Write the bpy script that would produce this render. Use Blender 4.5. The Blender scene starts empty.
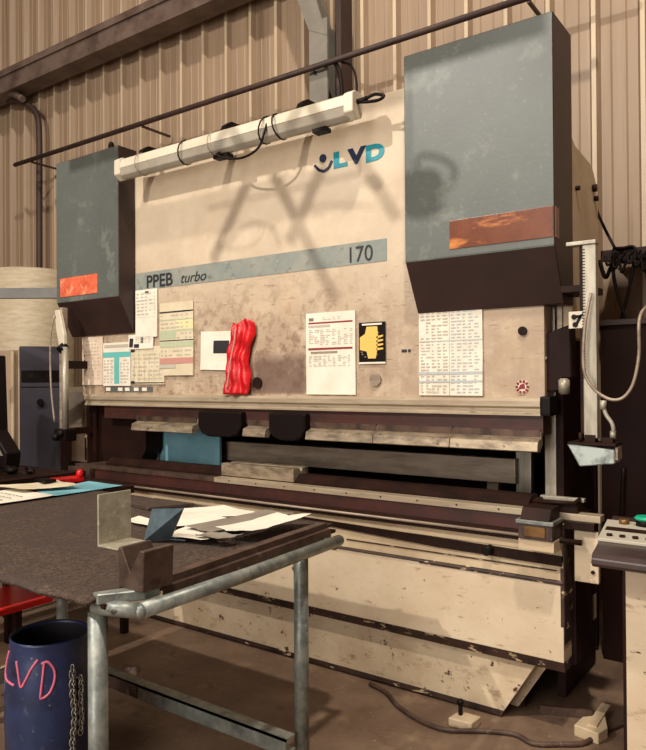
import bpy, bmesh, math, random
from mathutils import Vector, Matrix
random.seed(7)
C = bpy.context.scene.collection
PI = math.pi

# ---------------------------------------------------------------- colours and materials
def lin(c):
    return tuple(((v/255)/12.92 if v/255 <= .04045 else ((v/255+.055)/1.055)**2.4) for v in c) + (1,)

def mat(name, col, rough=.6, metal=0, var=None, scale=6, lo=.4, hi=.65, stretch=(1,1,1), detail=6,
        bump=0, bscale=40, spec=.5, extra=(), trans=0, alpha=1):
    """Principled paint or metal. var = worn colour mixed in by noise; extra = further (colour, scale, lo, hi, stretch) layers."""
    m = bpy.data.materials.new(name); m.use_nodes = True
    n, l = m.node_tree.nodes, m.node_tree.links
    b = n['Principled BSDF']
    b.inputs['Roughness'].default_value = rough; b.inputs['Metallic'].default_value = metal
    b.inputs['Specular IOR Level'].default_value = spec
    if trans: b.inputs['Transmission Weight'].default_value = trans
    tc = n.new('ShaderNodeTexCoord')
    base = n.new('ShaderNodeRGB'); base.outputs[0].default_value = lin(col); out = base.outputs[0]
    layers = ([(var, scale, lo, hi, stretch)] if var else []) + list(extra)
    for i, (c, s, a, z, st) in enumerate(layers):
        mp = n.new('ShaderNodeMapping'); mp.inputs['Scale'].default_value = st
        mp.inputs['Location'].default_value = (i*3.7, i*1.3, i*5.1)
        l.new(tc.outputs['Object'], mp.inputs[0])
        t = n.new('ShaderNodeTexNoise'); t.inputs['Scale'].default_value = s; t.inputs['Detail'].default_value = detail
        t.inputs['Roughness'].default_value = .65
        l.new(mp.outputs[0], t.inputs['Vector'])
        r = n.new('ShaderNodeMapRange'); r.inputs[1].default_value = a; r.inputs[2].default_value = z
        l.new(t.outputs[0], r.inputs[0])
        mx = n.new('ShaderNodeMix'); mx.data_type = 'RGBA'
        l.new(r.outputs[0], mx.inputs[0]); l.new(out, mx.inputs[6]); mx.inputs[7].default_value = lin(c)
        out = mx.outputs[2]
    l.new(out, b.inputs['Base Color'])
    if bump:
        t = n.new('ShaderNodeTexNoise'); t.inputs['Scale'].default_value = bscale; t.inputs['Detail'].default_value = 5
        l.new(tc.outputs['Object'], t.inputs['Vector'])
        bp = n.new('ShaderNodeBump'); bp.inputs['Strength'].default_value = bump; bp.inputs['Distance'].default_value = .02
        l.new(t.outputs[0], bp.inputs['Height']); l.new(bp.outputs[0], b.inputs['Normal'])
    return m

def ram_material():
    """Cream paint, dirtier towards the working edge, with a greasy patch, streaks, chips and rust."""
    m = mat('cream_ram_paint', (206,188,162), .55, var=(188,168,142), scale=3, lo=.35, hi=.7, bump=.06, bscale=30)
    n, l = m.node_tree.nodes, m.node_tree.links
    b = n['Principled BSDF']; out = b.inputs['Base Color'].links[0].from_socket
    tc = n.new('ShaderNodeTexCoord'); sp = n.new('ShaderNodeSeparateXYZ'); l.new(tc.outputs['Object'], sp.inputs[0])
    def rng(src, a, z, c=0., d=1.):
        r = n.new('ShaderNodeMapRange'); r.interpolation_type = 'SMOOTHSTEP'
        for i, v in zip((1,2,3,4), (a,z,c,d)): r.inputs[i].default_value = v
        l.new(src, r.inputs[0]); return r.outputs[0]
    def mul(a, c):
        x = n.new('ShaderNodeMath'); x.operation = 'MULTIPLY'; l.new(a, x.inputs[0])
        if isinstance(c, float): x.inputs[1].default_value = c
        else: l.new(c, x.inputs[1])
        return x.outputs[0]
    def noise(s, st=(1,1,1), off=0.):
        mp = n.new('ShaderNodeMapping'); mp.inputs['Scale'].default_value = st; mp.inputs['Location'].default_value = (off,off,off)
        l.new(tc.outputs['Object'], mp.inputs[0])
        t = n.new('ShaderNodeTexNoise'); t.inputs['Scale'].default_value = s; t.inputs['Detail'].default_value = 7
        t.inputs['Roughness'].default_value = .7; l.new(mp.outputs[0], t.inputs['Vector']); return t.outputs[0]
    def mix(fac, col):
        nonlocal out
        mx = n.new('ShaderNodeMix'); mx.data_type = 'RGBA'; l.new(fac, mx.inputs[0]); l.new(out, mx.inputs[6])
        mx.inputs[7].default_value = lin(col); out = mx.outputs[2]
    X, Z = sp.outputs[0], sp.outputs[2]
    low = rng(Z, 2.45, 1.75); lowx = rng(X, -1.5, -2.6)
    mix(mul(mul(low, rng(noise(5), .25, .58)), .85), (166,142,118))
    mix(mul(mul(mul(low, lowx), rng(noise(16, (1,1,1), 3.), .46, .62)), .8), (132,102,82))
    # the greasy brown patch between the red cloth and the chart
    px = mul(rng(X, -3.0, -2.92), rng(X, -2.52, -2.58)); pz = mul(rng(Z, 1.5, 1.53), rng(Z, 1.80, 1.70))
    mix(mul(mul(mul(px, pz), rng(noise(9, (1,1,1), 7.), .2, .45)), .8), (98,74,64))
    # horizontal scuffs, chips and rust
    mix(mul(mul(rng(Z, 2.35, 2.2), rng(noise(9, (1,1,7), 11.), .60, .68)), .8), (128,92,70))
    mix(mul(mul(rng(Z, 2.6, 2.3), rng(noise(26, (1,1,1), 19.), .66, .71)), .9), (96,60,46))
    mix(mul(rng(noise(14, (1,1,1), 23.), .68, .74), .7), (150,118,92))
    mix(mul(rng(noise(2.2, (1,1,.5), 31.), .55, .75), .5), (205,176,140))
    l.new(out, b.inputs['Base Color'])
    return m

M = {}
M['ram'] = ram_material()
M['cream'] = mat('cream_bed_paint', (214,195,166), .5, var=(196,172,140), scale=2.5, lo=.4, hi=.75, bump=.08, bscale=25,
    extra=[((168,140,110), 9, .60, .70, (1,1,3)), ((84,54,42), 22, .67, .70, (1,1,1)), ((60,36,28), 11, .70, .73, (1,1,2))])
M['cream_low'] = mat('cream_plinth_paint', (216,196,164), .55, var=(186,160,128), scale=3, lo=.4, hi=.7, bump=.1, bscale=25,
    extra=[((150,118,92), 8, .56, .70, (1,1,2)), ((70,44,34), 16, .62, .67, (1,1,1))])
M['edge_rust'] = mat('worn_dark_edge', (66,42,32), .6, var=(36,22,18), scale=8, extra=[((190,165,130), 9, .585, .61, (1,1,2.5))])
M['frame_cream'] = mat('dull_cream_frame', (206,184,150), .55, var=(180,158,126), scale=3)
M['rail'] = mat('worn_grey_rail', (164,146,122), .4, .3, var=(186,170,144), scale=10, stretch=(.3,1,3), extra=[((90,74,62), 14, .62, .72, (.4,1,2))])
M['tool'] = mat('tool_steel', (178,160,134), .38, .5, var=(120,106,90), scale=9, stretch=(1,1,3), extra=[((80,62,50), 20, .6, .7, (1,1,1))])
M['tool_dark'] = mat('dark_tool_steel', (104,82,68), .45, .5, var=(62,50,44), scale=9)
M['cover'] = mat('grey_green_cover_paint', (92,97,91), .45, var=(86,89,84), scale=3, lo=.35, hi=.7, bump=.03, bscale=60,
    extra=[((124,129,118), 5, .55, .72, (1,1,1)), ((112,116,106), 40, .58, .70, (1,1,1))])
M['cover_shade'] = mat('shaded_cover_brown', (54,34,29), .5, var=(44,27,23), scale=4)  # shade of the faces turned from the light, put into the colour
M['orange'] = mat('orange_warning_panel', (118,60,26), .3, var=(92,42,18), scale=8, lo=.35, hi=.7, extra=[((214,132,66), 7, .56, .74, (.6,1,2.2))])  # pale spots are reflections and glow painted into the colour
M['coral'] = mat('faded_coral_panel', (226,112,78), .4, var=(196,84,56), scale=10, extra=[((240,150,112), 14, .56, .68, (1,1,1))])
M['band'] = mat('grey_teal_band', (126,134,128), .6, var=(150,148,136), scale=6, lo=.4, hi=.7, extra=[((98,104,100), 14, .58, .7, (1,1,1)), ((186,168,140), 18, .64, .69, (1,1,1))])
M['ink'] = mat('dark_ink', (38,34,36), .6)
M['teal'] = mat('teal_lettering', (16,132,146), .45)
M['navy'] = mat('navy_lettering', (24,36,66), .45)
M['dark'] = mat('dark_oiled_steel', (46,26,19), .55, .1, spec=.15, var=(28,16,12), scale=6)
M['darkred'] = mat('dark_red_brown_paint', (70,34,26), .5, var=(50,28,22), scale=7)
M['black'] = mat('black_plastic', (20,12,10), .5, spec=.15)
M['blackcable'] = mat('black_cable_rubber', (24,15,12), .5, spec=.15)
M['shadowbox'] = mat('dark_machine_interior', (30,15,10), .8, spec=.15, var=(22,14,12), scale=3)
M['greysteel'] = mat('brushed_grey_steel', (164,146,126), .4, .15, var=(130,114,98), scale=4, stretch=(1,1,6))
M['lightsteel'] = mat('light_grey_steel', (176,168,150), .4, .3, var=(142,132,116), scale=6, stretch=(3,3,.5))
M['bluepanel'] = mat('pale_blue_panel', (128,176,188), .5, var=(100,150,164), scale=3)
M['wall'] = mat('corrugated_wall_paint', (160,136,110), .5, var=(146,122,98), scale=4, lo=.3, hi=.7, stretch=(2,1,.12), bump=.05, bscale=10,
    extra=[((126,102,80), 6, .56, .78, (3,1,.08)), ((178,156,128), 7, .60, .80, (4,1,.08))])
M['wall_rib'] = mat('lit_rib_paint', (204,184,154), .45, var=(180,158,128), scale=4, stretch=(3,1,.2))  # lighter tone paints in the light caught by the ribs
M['beam'] = mat('painted_roof_steel', (116,98,86), .5, .1, var=(84,66,58), scale=3)
M['beam_dark'] = mat('dark_roof_steel', (70,50,42), .6, .1, var=(50,36,30), scale=3)
M['column'] = mat('grey_column_paint', (132,126,114), .5, var=(116,110,98), scale=3)
M['floor'] = mat('stained_concrete', (128,104,84), .62, var=(96,74,58), scale=3.4, lo=.35, hi=.7, bump=.1, bscale=60,
    extra=[((150,124,98), 3.5, .56, .74, (1,1,1)), ((60,40,31), 5, .60, .74, (1,1,1)), ((184,160,130), 45, .66, .70, (1,1,1)), ((54,38,30), 30, .66, .70, (1,1,1))])
M['galv'] = mat('galvanised_pipe', (150,152,142), .42, .35, var=(104,110,106), scale=16, lo=.35, hi=.65,
    extra=[((152,158,148), 22, .57, .68, (1,1,1)), ((70,62,54), 12, .64, .72, (1,1,1))])
M['mat'] = mat('ribbed_rubber_mat', (78,60,47), .85, var=(50,36,28), scale=55, lo=.42, hi=.58, bump=.5, bscale=90, extra=[((112,94,78), 75, .58, .70, (1,1,1)), ((60,46,38), 5, .45, .65, (1,1,1))])
M['rust'] = mat('rusty_angle_iron', (92,70,58), .6, .2, var=(60,42,34), scale=12, extra=[((140,116,96), 14, .60, .7, (1,1,1))])
M['darksteel'] = mat('brown_hardened_steel', (92,74,64), .45, .4, var=(58,44,38), scale=12, extra=[((104,86,74), 20, .6, .7, (1,1,1))])
M['zinc'] = mat('dull_zinc_plate', (176,168,146), .5, .25, var=(150,142,122), scale=12, extra=[((196,188,166), 30, .55, .7, (1,1,1))])
M['blueplate'] = mat('blue_grey_steel', (92,108,116), .4, .4, var=(70,84,92), scale=14)
M['paper'] = mat('white_paper', (232,224,206), .8, var=(220,210,190), scale=5)
M['paper_y'] = mat('yellowed_paper', (218,204,174), .8, var=(204,188,156), scale=5)
M['paper_pink'] = mat('pinkish_paper', (222,200,176), .8, var=(210,186,162), scale=6)
M['greysheet'] = mat('grey_card', (136,126,112), .7, var=(118,108,96), scale=5)
M['print'] = mat('faint_print', (184,174,156), .8)
M['print_b'] = mat('blue_print', (178,182,182), .8)
M['print_g'] = mat('green_print', (176,186,150), .8)
M['print_y'] = mat('pale_yellow_print', (226,214,160), .8)
M['print_r'] = mat('dark_red_print', (134,44,40), .8)
M['print_p'] = mat('dull_pink_print', (190,134,122), .8)
M['print_t'] = mat('teal_print', (96,178,172), .8)
M['yellow'] = mat('yellow_ink', (226,186,92), .7)
M['red'] = mat('red_plastic', (214,20,28), .35, var=(176,10,18), scale=14, bump=.2, bscale=30)
M['redpaint'] = mat('red_enamel', (206,14,18), .3, var=(188,10,14), scale=5)
M['redline'] = mat('red_worn_edge', (224,70,56), .4)
M['white'] = mat('off_white_enamel', (214,204,182), .35, var=(200,188,164), scale=4)
M['diffuser'] = mat('unlit_lamp_diffuser', (168,160,144), .3, var=(150,140,124), scale=4)
M['drum'] = mat('blue_drum_paint', (36,50,88), .4, var=(24,32,58), scale=6, lo=.4, hi=.7,
    extra=[((84,96,124), 14, .60, .74, (1,1,.6)), ((140,140,142), 42, .66, .71, (1,1,1)), ((24,24,40), 7, .6, .7, (1,1,1))])
M['drumdark'] = mat('dark_drum_lining', (20,15,20), .7)
M['pink'] = mat('pink_marker_paint', (214,104,130), .6)
M['chain'] = mat('chain_steel', (150,144,134), .4, .5)
M['cabgrey'] = mat('dark_blue_grey_enamel', (62,58,66), .45, var=(54,50,58), scale=3)
M['tank'] = mat('cream_tank_paint', (196,180,152), .6, var=(176,158,128), scale=6, stretch=(1,1,5))
M['greybar'] = mat('grey_arm_paint', (106,104,98), .5, var=(92,90,86), scale=5)
M['beige'] = mat('beige_enamel', (176,152,128), .6, var=(160,136,112), scale=4)
M['brown'] = mat('dark_brown_cabinet_paint', (38,18,12), .6, spec=.15, var=(30,14,10), scale=3)
M['console'] = mat('dark_console_plastic', (66,50,46), .35, var=(54,40,37), scale=5)
M['panel'] = mat('light_console_panel', (184,176,158), .5)
M['green'] = mat('green_button', (20,170,130), .3)
M['cyanpaper'] = mat('pale_cyan_sheet', (134,192,204), .7, var=(112,176,190), scale=8)
M['cardboard'] = mat('cream_card_sheet', (214,196,164), .7, var=(190,168,136), scale=5)
M['lamphead'] = mat('pale_head_paint', (176,186,180), .35, var=(84,88,86), scale=9, lo=.45, hi=.62)
M['copper'] = mat('brass_plate', (128,92,52), .4, .5, var=(98,66,38), scale=12)

# ---------------------------------------------------------------- mesh collecting
class MB:
    def __init__(s): s.bm = bmesh.new(); s.mi = 0
    def _mark(s, faces):
        for f in faces: f.material_index = s.mi
    def box(s, x0, x1, y0, y1, z0, z1, bev=0, rot=None):
        b = bmesh.new()
        bmesh.ops.create_cube(b, size=1)
        bmesh.ops.scale(b, vec=(abs(x1-x0), abs(y1-y0), abs(z1-z0)), verts=b.verts)
        if bev: bmesh.ops.bevel(b, geom=b.edges[:], offset=bev, segments=2, affect='EDGES', profile=.7)
        if rot: bmesh.ops.transform(b, matrix=rot, verts=b.verts)
        bmesh.ops.translate(b, vec=((x0+x1)/2, (y0+y1)/2, (z0+z1)/2), verts=b.verts)
        return s.join(b)
    def join(s, b):
        for f in b.faces: f.material_index = s.mi
        me = bpy.data.meshes.new('t'); b.to_mesh(me); b.free(); s.bm.from_mesh(me); bpy.data.meshes.remove(me); return s
    def cyl(s, p, q, r, seg=20, r2=None, bev=0):
        p, q = Vector(p), Vector(q); d = q-p
        b = bmesh.new()
        bmesh.ops.create_cone(b, cap_ends=True, segments=seg, radius1=r, radius2=r if r2 is None else r2, depth=d.length)
        if bev: bmesh.ops.bevel(b, geom=[e for e in b.edges if len([f for f in e.link_faces if len(f.verts) > 4]) == 1], offset=bev, segments=2, affect='EDGES')
        bmesh.ops.transform(b, matrix=Matrix.Translation((p+q)/2) @ d.to_track_quat('Z','Y').to_matrix().to_4x4(), verts=b.verts)
        for f in b.faces: f.smooth = len(f.verts) == 4
        return s.join(b)
    def ball(s, c, r, sc=(1,1,1), seg=16):
        b = bmesh.new(); bmesh.ops.create_uvsphere(b, u_segments=seg, v_segments=seg//2, radius=r)
        bmesh.ops.scale(b, vec=sc, verts=b.verts); bmesh.ops.translate(b, vec=c, verts=b.verts)
        for f in b.faces: f.smooth = True
        return s.join(b)
    def prism(s, pts, axis, a0, a1, bev=0):
        """extrude a polygon of 2-D points along axis between a0 and a1"""
        def v(p, a):
            return {'x': (a, p[0], p[1]), 'y': (p[0], a, p[1]), 'z': (p[0], p[1], a)}[axis]
        b = bmesh.new()
        A = [b.verts.new(v(p, a0)) for p in pts]; B = [b.verts.new(v(p, a1)) for p in pts]
        b.faces.new(A); b.faces.new(B[::-1])
        for i in range(len(pts)): b.faces.new((A[i], B[i], B[(i+1) % len(pts)], A[(i+1) % len(pts)]))
        bmesh.ops.recalc_face_normals(b, faces=b.faces)
        if bev: bmesh.ops.bevel(b, geom=b.edges[:], offset=bev, segments=1, affect='EDGES')
        return s.join(b)
    def tube(s, pts, r, seg=10, smooth=True):
        """round tube through points, Catmull-Rom smoothed"""
        P = [Vector(p) for p in pts]
        if smooth and len(P) > 2:
            Q = []; E = [P[0]*2-P[1]] + P + [P[-1]*2-P[-2]]
            for i in range(1, len(E)-2):
                for k in range(6):
                    t = k/6; a, b_, c, d = E[i-1:i+3]
                    Q.append(.5*((2*b_)+(c-a)*t+(2*a-5*b_+4*c-d)*t*t+(3*b_-a-3*c+d)*t**3))
            P = Q+[P[-1]]
        b = bmesh.new(); rings = []
        n0 = None
        for i, p in enumerate(P):
            d = (P[min(i+1, len(P)-1)]-P[max(i-1, 0)]).normalized()
            if n0 is None: n0 = d.orthogonal().normalized()
            n0 = (n0-d*n0.dot(d)).normalized(); m = d.cross(n0)
            rings.append([b.verts.new(p+(n0*math.cos(2*PI*k/seg)+m*math.sin(2*PI*k/seg))*r) for k in range(seg)])
        for A, B in zip(rings, rings[1:]):
            for k in range(seg): b.faces.new((A[k], A[(k+1) % seg], B[(k+1) % seg], B[k])).smooth = True
        b.faces.new(rings[0][::-1]); b.faces.new(rings[-1])
        bmesh.ops.recalc_face_normals(b, faces=b.faces)
        return s.join(b)
    def lathe(s, prof, c, seg=40):
        b = bmesh.new(); R = []
        for r, z in prof: R.append([b.verts.new((c[0]+r*math.cos(2*PI*k/seg), c[1]+r*math.sin(2*PI*k/seg), c[2]+z)) for k in range(seg)])
        for A, B in zip(R, R[1:]):
            for k in range(seg): b.faces.new((A[k], A[(k+1) % seg], B[(k+1) % seg], B[k])).smooth = True
        b.faces.new(R[0][::-1]); b.faces.new(R[-1])
        return s.join(b)
    def build(s, name, mats, parent=None):
        me = bpy.data.meshes.new(name); s.bm.to_mesh(me); s.bm.free()
        for m in (mats if isinstance(mats, (list, tuple)) else [mats]): me.materials.append(m if not isinstance(m, str) else M[m])
        o = bpy.data.objects.new(name, me); C.objects.link(o)
        if parent is not None:
            o.parent = parent
            ml = parent.matrix_world.copy()
            w = Matrix.Translation(world_loc(parent)) @ parent_rot(parent)
            o.matrix_parent_inverse = w.inverted()
        return o

def world_loc(o):
    l = Vector(o.get('_w', (0,0,0))); return l
def parent_rot(o): return Matrix.Identity(4)

def thing(name, label, cat, loc=(0,0,0), group=None):
    o = bpy.data.objects.new(name, None); C.objects.link(o); o.location = loc; o.empty_display_size = .1
    o['_w'] = loc; o['label'] = label; o['category'] = cat
    if group: o['group'] = group
    return o
def tag(o, label, cat, group=None):
    o['label'] = label; o['category'] = cat
    if group: o['group'] = group
    return o
def struct(o): o['kind'] = 'structure'; return o
def B(name, m, parent, *dims, bev=0):
    """one box part"""
    return MB().box(*dims, bev=bev).build(name, m, parent)

def letters(name, items, parent, y, mats, bold=0, depth=.002):
    """lettering standing on a wall plane: items = (text, x0, x1, z0, z1, material index, shear, dz)"""
    mb = MB()
    for text, x0, x1, z0, z1, mi, shear, bold in items:
        cu = bpy.data.curves.new('t', 'FONT'); cu.body = text; cu.size = 1; cu.extrude = .02; cu.offset = bold
        o = bpy.data.objects.new('t', cu); C.objects.link(o)
        dg = bpy.context.evaluated_depsgraph_get(); dg.update()
        me = bpy.data.meshes.new_from_object(o.evaluated_get(dg))
        bpy.data.objects.remove(o); bpy.data.curves.remove(cu)
        xs = [v.co.x for v in me.vertices]; ys = [v.co.y for v in me.vertices]
        ax, bx, ay, by = min(xs), max(xs), min(ys), max(ys)
        for v in me.vertices:
            u = (v.co.x-ax)/(bx-ax); w = (v.co.y-ay)/(by-ay); d = v.co.z
            v.co = (x0+u*(x1-x0)+shear*(w-.5)*(z1-z0), y+(-depth/2 if d > 0 else depth/2), z0+w*(z1-z0))
        for p in me.polygons: p.material_index = mi
        mb.bm.from_mesh(me); bpy.data.meshes.remove(me)
    return mb.build(name, mats, parent)

# ---------------------------------------------------------------- SETTING
f = MB(); f.box(-13, 3.5, -4, 6, -.2, 0); struct(f.build('floor', 'floor'))

def wall_out(m):
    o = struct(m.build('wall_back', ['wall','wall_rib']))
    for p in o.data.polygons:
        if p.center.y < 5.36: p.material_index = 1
    return o
def rib_wall():
    b = bmesh.new(); prof = []; x = -13.0; k0 = -2.024
    pts = [(-13.0, 5.4)]
    ribs = sorted(k0+.3333*i for i in range(-32, 14))
    for r in ribs:
        if r < -12.8 or r > 3.2: continue
        pts += [(r-.040, 5.4), (r-.016, 5.35), (r+.016, 5.35), (r+.040, 5.4)]
        pts += [(r+.105, 5.4), (r+.112, 5.394), (r+.12, 5.4), (r+.21, 5.4), (r+.217, 5.394), (r+.225, 5.4)]
    pts.append((3.5, 5.4))
    A = [b.verts.new((p[0], p[1], 0)) for p in pts]; Z = [b.verts.new((p[0], p[1], 8.2)) for p in pts]
    for i in range(len(pts)-1): b.faces.new((A[i], A[i+1], Z[i+1], Z[i]))
    bk = [b.verts.new(v) for v in ((3.5,5.5,0), (-13,5.5,0), (-13,5.5,8.2), (3.5,5.5,8.2))]
    b.faces.new(bk)
    m = MB(); m.join(b); return wall_out(m)
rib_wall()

# roof beam, column with haunch: parts of the building
m = MB(); m.prism([(5.02,5.36),(5.26,5.36),(5.26,5.40),(5.08,5.40),(5.08,5.60),(5.26,5.60),(5.26,5.66),(5.02,5.66),(5.02,5.58),(5.045,5.58),(5.045,5.44),(5.02,5.44)], 'x', -12.5, -3.9)
struct(m.build('trim_1', 'beam'))
m = MB(); m.box(-3.69,-3.495,5.0,5.02,0,4.76); m.box(-3.60,-3.585,5.02,5.28,0,4.76); m.box(-3.69,-3.495,5.28,5.30,0,4.76)
m.prism([(-3.69,4.70),(-3.495,4.60),(-3.66,5.10),(-4.55,7.4),(-4.76,7.4),(-3.87,5.14)], 'y', 4.996, 5.018)
m.prism([(-3.60,4.60),(-3.585,4.60),(-3.72,5.10),(-4.60,7.4),(-4.62,7.4),(-3.74,5.10)], 'y', 5.02, 5.28)
struct(m.build('trim_2', 'column'))
m = MB(); m.box(-3.49,-3.43,5.12,5.30,0,8); struct(m.build('trim_3', 'beam_dark'))

# ---------------------------------------------------------------- PRESS BRAKE
pb = thing('press_brake', 'large cream and grey-green hydraulic press brake along the corrugated wall', 'press brake', (-2.9, 3.9, 0))
ram = MB().box(-4.735,-1.105,3.40,3.52,1.49,3.20, bev=.006).build('ram', 'ram', pb)
m = MB(); m.prism([(3.40,1.505),(3.365,1.505),(3.355,1.49),(3.355,1.465),(3.37,1.455),(3.37,1.44),(3.36,1.43),(3.36,1.42),(3.52,1.42),(3.52,1.505)], 'x', -4.66, -1.115)
m.build('ram_rail', 'rail', pb)
B('rail_end_cap','black',pb,-1.115,-1.065,3.35,3.48,1.42,1.515,bev=.012)
band = MB().box(-4.10,-1.98,3.397,3.40,2.263,2.388).build('model_band', 'band', pb)
for it in [('PPEB',-3.975,-3.705,2.272,2.362,0,0,.015),('turbo',-3.62,-3.375,2.278,2.345,0,.35,0),('170',-2.225,-2.07,2.275,2.365,0,0,.0)]:
    letters('model_lettering', [it], band, 3.395, ['ink'])
lg = letters('maker_lettering', [('L',-2.335,-2.238,2.838,2.935,0,0,.06),('V',-2.240,-2.112,2.838,2.934,1,.05,.06),('D',-2.112,-1.99,2.834,2.930,0,0,.06)], ram, 3.398, ['teal','navy'])
m = MB(); m.cyl((-2.41,3.392,2.915),(-2.41,3.40,2.915),.024)
m.build('emblem_dot', 'navy', ram)
m = MB()
arc = [(-2.473,2.885),(-2.44,2.85),(-2.405,2.836),(-2.37,2.85),(-2.345,2.89)]
for a, b_ in zip(arc, arc[1:]):
    d = Vector((b_[0]-a[0],0,b_[1]-a[1])); n = Vector((-d.z,0,d.x)).normalized()*.008
    m.prism([(a[0]-n.x,a[1]-n.z),(b_[0]-n.x,b_[1]-n.z),(b_[0]+n.x,b_[1]+n.z),(a[0]+n.x,a[1]+n.z)], 'y', 3.394, 3.40)
m.build('emblem_arc', 'navy', ram)
# bolt holes and stickers on the ram
for x, z, r in ((-2.93,1.585,.036),(-2.057,1.60,.036),(-1.21,1.835,.022)):
    m = MB(); m.cyl((x,3.386,z),(x,3.402,z),r); m.build('bolt_hole_plug', 'dark' if r != .036 or x < -2.5 else 'greysteel', ram)
m = MB(); m.cyl((-1.215,3.396,1.56),(-1.215,3.40,1.56),.033); m.mi = 1
for k in range(10):
    a = 2*PI*k/10; m.cyl((-1.215+.027*math.cos(a),3.393,1.56+.027*math.sin(a)),(-1.215+.027*math.cos(a),3.398,1.56+.027*math.sin(a)),.007, seg=8)
m.prism([(-1.235,1.548),(-1.2,1.552),(-1.205,1.578),(-1.225,1.57)], 'y', 3.393, 3.397)
m.build('round_sticker', ['paper','print_r'], ram)
m = MB(); m.box(-4.46,-3.92,3.396,3.40,1.522,1.562); m.mi = 1
for x in (-4.44,-4.30,-4.22,-4.12,-4.03): m.box(x,x+.05,3.393,3.397,1.53,1.555)
m.build('pictogram_strip', ['cover','paper'], ram)
m = MB(); m.box(-1.89,-1.86,3.396,3.4,1.75,1.765); m.box(-1.85,-1.835,3.396,3.4,1.75,1.765); m.build('small_marks', 'ink', ram)

# cylinder covers
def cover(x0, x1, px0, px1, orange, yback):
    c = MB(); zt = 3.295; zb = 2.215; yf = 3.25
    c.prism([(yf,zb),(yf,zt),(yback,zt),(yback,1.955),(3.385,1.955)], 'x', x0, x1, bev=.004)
    o = c.build('cylinder_cover', ['cover','cover_shade'], pb)
    for p in o.data.polygons:      # front face grey-green; sides, top and sloping underside painted dark brown as shade
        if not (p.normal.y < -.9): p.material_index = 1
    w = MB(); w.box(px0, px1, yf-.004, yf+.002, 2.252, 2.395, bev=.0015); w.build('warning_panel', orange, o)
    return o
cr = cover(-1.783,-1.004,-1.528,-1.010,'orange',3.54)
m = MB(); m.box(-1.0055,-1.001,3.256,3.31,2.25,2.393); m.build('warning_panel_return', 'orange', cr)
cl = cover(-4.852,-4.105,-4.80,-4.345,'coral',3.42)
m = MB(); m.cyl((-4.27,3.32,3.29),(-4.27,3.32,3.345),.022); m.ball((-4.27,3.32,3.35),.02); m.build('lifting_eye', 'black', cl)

# right side frame, cream, seen behind the cover
m = MB(); m.prism([(3.52,1.80),(3.52,2.80),(3.60,2.765),(3.86,2.745),(3.93,2.72),(3.99,2.66),(4.02,2.55),(4.02,1.80)], 'x', -1.06, -1.005, bev=.004)
sf = m.build('side_frame', 'frame_cream', pb)
for y, z, r_ in ((3.92,2.62,.02),(3.95,2.57,.014),(3.60,2.55,.012)):
    m = MB(); m.cyl((-1.005,y,z),(-.985,y,z),r_); m.build('frame_bolt', 'dark', sf)
m = MB(); m.prism([(3.54,0.02),(3.54,1.80),(4.10,1.80),(4.10,0.02)], 'x', -1.10, -1.06); m.build('throat_plate', 'brown', pb)
m = MB(); m.prism([(3.56,0.02),(3.56,2.9),(4.5,2.9),(4.5,0.02)], 'x', -4.78, -4.70); m.build('throat_plate', 'brown', pb)
B('guide_bar','lightsteel',pb,-1.150,-1.095,3.53,3.58,.9,2.15,bev=.004)
B('guide_bar','greysteel',pb,-1.075,-1.050,3.50,3.535,1.55,1.98,bev=.004)
m = MB(); m.prism([(-1.16,1.80),(-.99,1.86),(-.985,1.60),(-1.03,1.60),(-1.04,1.54),(-1.16,1.53)], 'y', 3.43, 3.52, bev=.006); db = m.build('hydraulic_valve_block', 'brown', pb)
m = MB(); m.cyl((-1.11,3.415,1.70),(-1.11,3.43,1.70),.010); m.build('valve_screw', 'lightsteel', db)
m = MB(); m.cyl((-1.012,3.40,1.525),(-1.012,3.40,1.60),.026,bev=.006); m.build('limit_switch', 'lightsteel', pb)

# upper tooling
m = MB(); m.box(-4.45,-1.11,3.385,3.50,1.325,1.42); m.build('punch_holder', 'darkred', pb)
def punch(x0, x1, bright):
    m = MB(); m.prism([(3.385,1.345),(3.365,1.345),(3.360,1.312),(3.315,1.298),(3.305,1.252),(3.345,1.245),(3.385,1.28)], 'x', x0, x1, bev=.002)
    o = m.build('punch_segment', bright, pb)
    B('tang','tool_dark',o,x0+.004,x1-.004,3.355,3.37,1.318,1.352)
punch(-4.05,-3.435,'tool'); punch(-2.985,-2.80,'tool'); punch(-2.49,-2.03,'tool'); punch(-2.027,-1.57,'tool'); punch(-1.567,-1.112,'tool')
for x0, x1 in ((-3.40,-3.02),(-2.79,-2.51)):       # rounded dark clamps between the punches
    m = MB(); m.prism([(x0,1.40),(x0,1.30),(x0+.03,1.255),(x0+.09,1.235),(x1-.09,1.235),(x1-.03,1.255),(x1,1.30),(x1,1.40)], 'y', 3.33, 3.40, bev=.008)
    m.build('punch_clamp', 'black', pb)

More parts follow.
